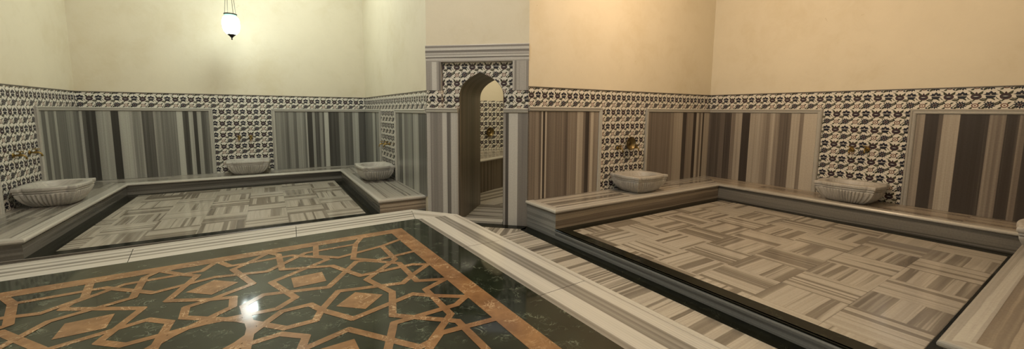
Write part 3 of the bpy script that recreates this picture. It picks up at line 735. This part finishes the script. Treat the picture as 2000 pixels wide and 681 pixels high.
gm_ = MB(); gm_.face([(x, y, ZPL-.0005) for x, y in ((GX0-.01, GY0-.01), (GX1+.01, GY0-.01), (GX1+.01, GY1+.01), (GX0-.01, GY1+.01))], M['green'])
gm_.build('green_stone_field', pl)
bb = MB(); border(bb, (BX0, BX1, BY0, BY1), (IX0, IX1, IY0, IY1), ZPL+.0006, M['brown'])
bb.build('brown_border', pl)
# star lattice
SX, SY = 1.0, .94
chains = [
    [(1.30, 0), (1.125, .08), (1.125, .475), (.93, .675), (.865, .69), (.615, .315), (.265, .424), (.163, .320), (.177, .177), (.195, 0)],
    [(.138, .138), (.25, 0), (.342, -.111), (.487, -.112), (.53, 0), (.657, .212), (1.035, .10), (1.125, .19), (1.30, .33)],
    [(1.035, -.10), (1.125, -.19), (1.30, -.33)],
    [(.935, 0), (.85, .30), (1.125, .57), (1.125, .95), (1.32, 1.05)],
    [(1.125, .95), (.77, .86), (.63, 1.0), (.67, 1.32)],
    [(1.30, .32), (1.2, .39), (.83, .39), (.70, .70)],
]
segs = {}
def sym(p, k):
    x, y = p
    if k & 1: x, y = y, x
    if k & 2: x = -x
    if k & 4: y = -y
    return (x, y)
for ch in chains:
    for k in range(8):
        q = [sym(p, k) for p in ch]
        for a, b in zip(q[:-1], q[1:]):
            ka, kb = (round(a[0], 2), round(a[1], 2)), (round(b[0], 2), round(b[1], 2))
            segs[tuple(sorted((ka, kb)))] = (a, b)
lt = MB(); lim = [(IX0-.02, IY0-.02), (IX1+.02, IY0-.02), (IX1+.02, IY1+.02), (IX0-.02, IY1+.02)]; HW = .021
lay = 0
for (a, b) in segs.values():
    a = Vector((OX+a[0]*SX, OY+a[1]*SY)); b = Vector((OX+b[0]*SX, OY+b[1]*SY)); dd = (b-a).normalized(); nn = Vector((-dd.y, dd.x))
    e = .010
    q = [a-dd*e+nn*HW, a-dd*e-nn*HW, b+dd*e-nn*HW, b+dd*e+nn*HW]; q = [(p.x, p.y) for p in q]
    if area(q) < 0: q = q[::-1]
    q = clip_poly(q, lim); lay += 1
    if q: lt.face([(x, y, ZPL+.0003+lay*.000005) for x, y in q], M['brown'])
lt.build('star_lattice', pl)
for k in range(8):
    a = k*PI/4; cx, cy = OX+.742*math.cos(a)*SX, OY+.742*math.sin(a)*SY
    r = .135; md = MB(); ph = a if k % 2 == 0 else a+PI/4+PI/4
    ph = 0 if k % 2 == 0 else PI/4
    md.face([(cx+r*math.cos(ph+j*PI/2), cy+r*math.sin(ph+j*PI/2)*SY, ZPL+.0007) for j in range(4)], M['brown'])
    md.build('square_inlay', pl)

# ------------------------------------------------------------------ carved basins
def rim_outline(th, a=.355, b=.285, fl=0):
    """distance to the bracket-shaped outline in direction th: bulged sides between small square corner lugs"""
    lug = .065; c, s = math.cos(th), math.sin(th)
    best = 9
    # outline as polygon
    return best
def outline_pts(a, b, n_arc=12):
    P = []; l = .07
    def side(p0, p1, nrm):
        # p0->p1 straight side with lugs at both ends and a bulge between
        d = (Vector(p1)-Vector(p0)); L = d.length; d = d/L; N = Vector(nrm); r = [Vector(p0), Vector(p0)+d*l*.95]
        for i in range(n_arc+1):
            t = i/n_arc; x = l+ (L-2*l)*t
            r.append(Vector(p0)+d*x+N*(-.030+.058*math.sin(PI*t)**.6))
        r += [Vector(p1)-d*l*.95]
        return r
    cs = [(-a, -b), (a, -b), (a, b), (-a, b)]; ns = [(0, -1), (1, 0), (0, 1), (-1, 0)]
    for i in range(4): P += side(cs[i], cs[(i+1) % 4], ns[i])
    return P
def make_basin(label, wall_dir, loc, group='carved basins on the niche benches', w=.335, dpt=.275, h=.262):
    """front faces local -y"""
    t = empty('washing_basin', loc, wall_dir); tag(t, label, 'basin', 'fluted marble basins on the benches')
    N = 432
    base = outline_pts(w, dpt)
    def ray(th, poly):
        d = Vector((math.cos(th), math.sin(th))); best = 0
        for i in range(len(poly)):
            p, q = poly[i], poly[(i+1) % len(poly)]; e = q-p; den = d.x*(-e.y)+d.y*e.x
            if abs(den) < 1e-9: continue
            tt = (p.x*(-e.y)+p.y*e.x)/den; uu = (d.x*p.y-d.y*p.x)/den
            if -1e-6 <= uu <= 1+1e-6 and tt > best: best = tt
        return best
    R = [ray(2*PI*i/N, base) for i in range(N)]
    ring = lambda sc, z, fn=None: [((R[i]*sc+(fn(i) if fn else 0))*math.cos(2*PI*i/N), (R[i]*sc+(fn(i) if fn else 0))*math.sin(2*PI*i/N), z) for i in range(N)]
    sup = lambda sc: [1/((abs(math.cos(2*PI*i/N))/(w*sc))**3.2+(abs(math.sin(2*PI*i/N))/(dpt*sc))**3.2)**(1/3.2) for i in range(N)]
    def body(sc, z, fl, mixr=.5):
        s_ = sup(sc)
        return [(( (R[i]*sc)*mixr+s_[i]*(1-mixr)-fl*(1-abs(math.sin(2*PI*i/N*26))**.8))*math.cos(2*PI*i/N), ((R[i]*sc)*mixr+s_[i]*(1-mixr)-fl*(1-abs(math.sin(2*PI*i/N*26))**.8))*math.sin(2*PI*i/N), z) for i in range(N)]
    bm = MB()
    prof = [(.0, .60, 0), (.002, .64, .006), (.020, .72, .014), (.045, .80, .020), (.075, .87, .023), (.105, .92, .024), (.135, .95, .023), (.158, .965, .018), (.172, .965, .010), (.180, .955, 0), (.190, .92, 0)]
    rings = [[(0, 0, 0)]*N]+[body(sc, z, fl, .35+.65*min(1, z/.19)) for z, sc, fl in prof]
    bm.grid(rings, M['basin'])
    bm.build('fluted_bowl', t)
    rm_ = MB()
    el = lambda sx, sy, z: [((1/((abs(math.cos(2*PI*i/N))/sx)**2.6+(abs(math.sin(2*PI*i/N))/sy)**2.6)**(1/2.6))*math.cos(2*PI*i/N), (1/((abs(math.cos(2*PI*i/N))/sx)**2.6+(abs(math.sin(2*PI*i/N))/sy)**2.6)**(1/2.6))*math.sin(2*PI*i/N), z) for i in range(N)]
    rings = [ring(.90, .188), ring(.955, .190), ring(.975, .196), ring(.975, .204), ring(.955, .208), ring(.965, .214), ring(1.0, .220), ring(1.006, .232), ring(1.006, h-.010), ring(.992, h), ring(.93, h),
             el(w*.84, dpt*.80, h), el(w*.82, dpt*.78, h-.006), el(w*.78, dpt*.74, h-.05), el(w*.70, dpt*.66, h-.10), el(w*.55, dpt*.5, h-.14), el(w*.3, dpt*.25, h-.155), [(0, 0, h-.157)]*N]
    rm_.grid(rings, M['basin'])
    ob = rm_.build('rim', t)
    for o in t.children:
        try:
            o.data.polygons.foreach_set('use_smooth', [True]*len(o.data.polygons))
        except Exception: pass
    return t
def at(g, x, y, z): r = rot(g, x, y); return (r.x, r.y, z)
b0 = make_basin('fluted marble basin against the back wall of the left niche', RN, at(RN, -.335, YN-.32, ZBN))
make_basin('fluted marble basin on left niche bench nearest the arched doorway', RN+PI*1.5, at(RN, XE_-.315, 7.24, ZBN))
make_basin('fluted marble basin at far left of picture under dark taps', RN+PI/2, at(RN, XW+.33, 7.33, ZBN))
make_basin('fluted marble basin under the hanging brass bowl, right of doorway', RE, at(RE, 4.885, YNE-.315, ZB))
make_basin('fluted marble basin on right back bench before the wide tiled strip', RE+PI*1.5, at(RE, XE-.32, 2.03, ZB))
make_basin('marble basin cut off by the right edge of the picture', RE+PI, at(RE, 5.685, YBS-.265, ZB))

# ------------------------------------------------------------------ taps, bowls, lanterns
def lathe(mb, prof, mat, n=24, c=(0, 0, 0), axis='z'):
    rings = []
    for r, z in prof:
        ring = []
        for i in range(n):
            a = 2*PI*i/n; x, y = r*math.cos(a), r*math.sin(a)
            if axis == 'z': p = (c[0]+x, c[1]+y, c[2]+z)
            else: p = (c[0]+x, c[1]-z, c[2]+y)      # axis along -y
            ring.append(p)
        rings.append(ring)
    mb.grid(rings, mat)
def tube(mb, pts, r, mat, n=10):
    pts = [Vector(p) for p in pts]; rings = []
    for i, p in enumerate(pts):
        d = (pts[min(i+1, len(pts)-1)]-pts[max(i-1, 0)]).normalized()
        u = d.cross(Vector((0, 0, 1)) if abs(d.z) < .9 else Vector((1, 0, 0))).normalized(); v = d.cross(u)
        rr = r[i] if isinstance(r, (list, tuple)) else r
        rings.append([p+u*rr*math.cos(2*PI*k/n)+v*rr*math.sin(2*PI*k/n) for k in range(n)])
    rings = [[pts[0]]*n]+rings+[[pts[-1]]*n]
    mb.grid([[tuple(q) for q in r_] for r_ in rings], mat)
def make_tap(label, loc, rz):
    t = empty('brass_tap', loc, rz); tag(t, label, 'tap', 'brass taps above the basins')
    m = MB(); lathe(m, [(0, .0), (.032, .0), (.032, .004), (.022, .010), (.014, .014), (0, .016)], M['brass'], axis='y'); m.build('wall_flange', t)
    m = MB(); tube(m, [(0, -.01, 0), (0, -.03, 0), (0, -.05, 0), (0, -.07, 0), (0, -.085, -.002), (0, -.10, -.012), (0, -.108, -.03), (0, -.110, -.052)], [.011, .011, .016, .016, .012, .010, .010, .013], M['brass']); m.build('spout', t)
    m = MB(); lathe(m, [(0, 0), (.008, 0), (.007, .02), (.010, .026), (.010, .034), (0, .038)], M['brass'], 12, (0, -.06, .012))
    tube(m, [(-.034, -.06, .046), (-.015, -.06, .044), (.015, -.06, .044), (.034, -.06, .046)], [.008, .005, .005, .008], M['brass'], 8)
    tube(m, [(0, -.092, .046), (0, -.075, .044), (0, -.045, .044), (0, -.028, .046)], [.008, .005, .005, .008], M['brass'], 8)
    m.build('cross_handle', t)
    return t
def tapw(label, W, s, z): p = W(s, z, .006); return make_tap(label, p, math.atan2(W.t.y, W.t.x))
tapw('left brass tap of the pair over the left niche back basin', WN, S(WN, RN, -.475, YN), 1.01)
tapw('right brass tap of the pair over the left niche back basin', WN, S(WN, RN, -.285, YN), 1.01)
tapw('brass tap nearer the niche corner, on side wall by the doorway basin', WNE, S(WNE, RN, XE_, 7.70), .93)
tapw('brass tap nearer the doorway, over the left niche side basin', WNE, S(WNE, RN, XE_, 7.36), .95)
tapw('dark brass tap at far left edge of the picture', WW, S(WW, RN, XW, 7.30), .98)
tapw('dark brass tap on far left wall nearer the marble panel', WW, S(WW, RN, XW, 7.70), .98)
tapw('brass tap to the left of the hanging brass bowl', WEN, S(WEN, RE, 4.73, YNE), 1.00)
tapw('brass tap to the right of the hanging brass bowl', WEN, S(WEN, RE, 5.10, YNE), 1.00)
tapw('left brass tap of the pair over the right back basin', WEE, S(WEE, RE, XE, 2.15), 1.05)
tapw('right brass tap of the pair over the right back basin', WEE, S(WEE, RE, XE, 1.98), 1.07)
def make_bowl(label, loc, rz, tilt=0, r=.105):
    """shallow bath bowl hung open side to the room"""
    t = empty('bath_bowl', loc, rz); tag(t, label, 'bowl', 'round brass bath bowls')
    m = MB(); lathe(m, [(0, .004), (r*.35, .006), (r*.62, .018), (r*.85, .040), (r*.97, .058), (r*1.02, .060), (r*.99, .066), (r*.93, .060), (r*.80, .044), (r*.58, .025), (r*.30, .015), (r*.22, .022), (0, .028)], M['copper'], 40, axis='y'); m.build('dish', t)
    m = MB(); rr = r*.62
    for q in range(2): lathe(m, [(rr-.003+q*.022, .026+q*.016), (rr+q*.022, .029+q*.016), (rr+.003+q*.022, .028+q*.016)], M['brass'], 40, axis='y')
    m.build('engraved_ring', t)
    m = MB(); tube(m, [(0, .05, r+.03), (0, .02, r+.028), (0, -.02, r+.02), (0, -.045, r-.004), (0, -.03, r-.022)], .005, M['brass'], 8); m.build('hook', t)
    return t
p = WEN(S(WEN, RE, 4.915, YNE), 1.075, .055); make_bowl('round brass bath bowl hanging above the basin right of the doorway', p, math.atan2(WEN.t.y, WEN.t.x))
p = RW(4.722-2.3, 1.07, .01); make_bowl('round brass bowl on tiled wall seen through the arched doorway', p, 0, r=.11)
# a curved brass handle loop in front of the bowl
def lantern(loc, label, glow, chain_top, warm=False):
    t = empty('hanging_lantern', loc, 0); tag(t, label, 'lamp', 'glass lanterns hanging in the hall'); K = (.80, .80, .86); t.scale = K
    m = MB(); lathe(m, [(.066, -.205), (.10, -.185), (.140, -.135), (.158, -.07), (.163, .0), (.158, .07), (.145, .12), (.125, .145)], glow, 32); m.build('glass_shade', t)
    m = MB(); lathe(m, [(.125, .145), (.118, .155), (.108, .172), (.112, .188), (.100, .190), (.098, .165)], M['rimglass'], 32); m.build('green_glass_neck', t)
    m = MB(); lathe(m, [(.112, .185), (.122, .188), (.124, .205), (.112, .210), (.100, .205), (.100, .19), (.112, .185)], M['iron'], 32); m.build('metal_ring', t)
    m = MB(); lathe(m, [(0, -.310), (.010, -.305), (.016, -.292), (.010, -.280), (.012, -.268), (.028, -.250), (.055, -.225), (.082, -.203), (.080, -.197), (0, -.197)], M['iron'], 24); m.build('bottom_finial', t)
    H = (chain_top-loc[2])/K[2]
    for k in range(4):
        a = k*PI/2+.5; m = MB()
        tube(m, [(.112*math.cos(a), .112*math.sin(a), .205), (.07*math.cos(a), .07*math.sin(a), .65), (.02*math.cos(a), .02*math.sin(a), 1.15)], .0045, M['iron'], 6); m.build('chain', t)
    m = MB(); lathe(m, [(0, 1.12), (.05, 1.14), (.055, 1.17), (.012, 1.20), (.008, H-.06), (.06, H-.03), (.07, H), (0, H)], M['iron'], 16); m.build('canopy_rod', t)
    return t
lantern((-.275, 8.63, 3.04), 'glowing white glass lantern hanging from chains over the left niche', M['glow'], CEIL)
lantern((4.4, 2.5, 4.2), 'added warm glass lantern out of view over the right niche', M['glow_warm'], CEIL)  # unseen lantern, added to carry the warm light of the right niche
lantern((-.6, -1.2, 3.75), 'added glass lantern out of view behind the viewer', M['glow_warm'], CEIL)  # unseen lantern added behind the camera, clear of the platform reflection
lantern((4.6, 6.6, 3.3), 'added warm glass lantern out of view in the room behind the doorway', M['glow_warm'], CEIL)  # unseen lantern, added to light the corner room

def point(name, loc, col, power, r=.16):
    l = bpy.data.lights.new(name, 'POINT'); l.energy = power; l.color = col; l.shadow_soft_size = r
    o = bpy.data.objects.new(name, l); C.objects.link(o); o.location = loc; return o
point('fill_light', (.2, 7.5, 4.35), (.92, 1.0, .92), 100, .35)  # added fill high in the north niche, apart from the visible lantern
point('fill_light', (4.4, 2.5, 3.85), (1.0, .71, .47), 125, .3)  # added warm light below the unseen right niche lantern
point('fill_light', (-.9, -1.2, 3.3), (1.0, .96, .88), 50, .25)  # added light near the unseen lantern behind the camera
point('fill_light', (4.6, 6.6, 2.85), (1.0, .88, .66), 55, .2)  # added light below the unseen corner room lantern
point('fill_light', (0, 2.9, 4.4), (1.0, .98, .95), 145, .4)  # added soft fill high over the platform, no lantern hangs here

w = bpy.data.worlds.new('world'); bpy.context.scene.world = w; w.use_nodes = True
w.node_tree.nodes['Background'].inputs[0].default_value = (.9, .85, .7, 1); w.node_tree.nodes['Background'].inputs[1].default_value = .02

# a glint on the right niche floor, modelled as a small pale solid
def glint_fleck(x, y, z, r, label):
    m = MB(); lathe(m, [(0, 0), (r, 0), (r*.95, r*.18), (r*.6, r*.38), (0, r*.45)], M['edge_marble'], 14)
    o = m.build('painted_glint'); o.location = at(RE, x, y, z); tag(o, label, 'glint'); return o
glint_fleck(4.452, .508+.0, ZF, .022, 'small white fleck standing in for a glint on the black border by the right bench')

# ------------------------------------------------------------------ camera
cam = bpy.data.cameras.new('camera'); co = bpy.data.objects.new('camera', cam); C.objects.link(co)
yaw, pitch, roll = math.radians(33.0069), math.radians(6.1902), math.radians(.4255)
RT = Vector((math.cos(yaw), -math.sin(yaw), 0)); FW = Vector((math.sin(yaw)*math.cos(pitch), math.cos(yaw)*math.cos(pitch), -math.sin(pitch))); UP = Vector((math.sin(yaw)*math.sin(pitch), math.cos(yaw)*math.sin(pitch), math.cos(pitch)))
X = RT*math.cos(roll)+UP*math.sin(roll); Y = -RT*math.sin(roll)+UP*math.cos(roll)
mw = Matrix(((X.x, Y.x, -FW.x, 0), (X.y, Y.y, -FW.y, 0), (X.z, Y.z, -FW.z, 1.5614), (0, 0, 0, 1)))
co.matrix_world = mw
cam.sensor_width = 36; cam.lens = 769.02*36/2000; cam.shift_y = (301.16-340.5)/2000; cam.clip_start = .05
bpy.context.scene.camera = co
vs = bpy.context.scene.view_settings
vs.view_transform = 'Standard'; vs.look = 'None'; vs.exposure = 0.48; vs.gamma = 1; vs.use_curve_mapping = False
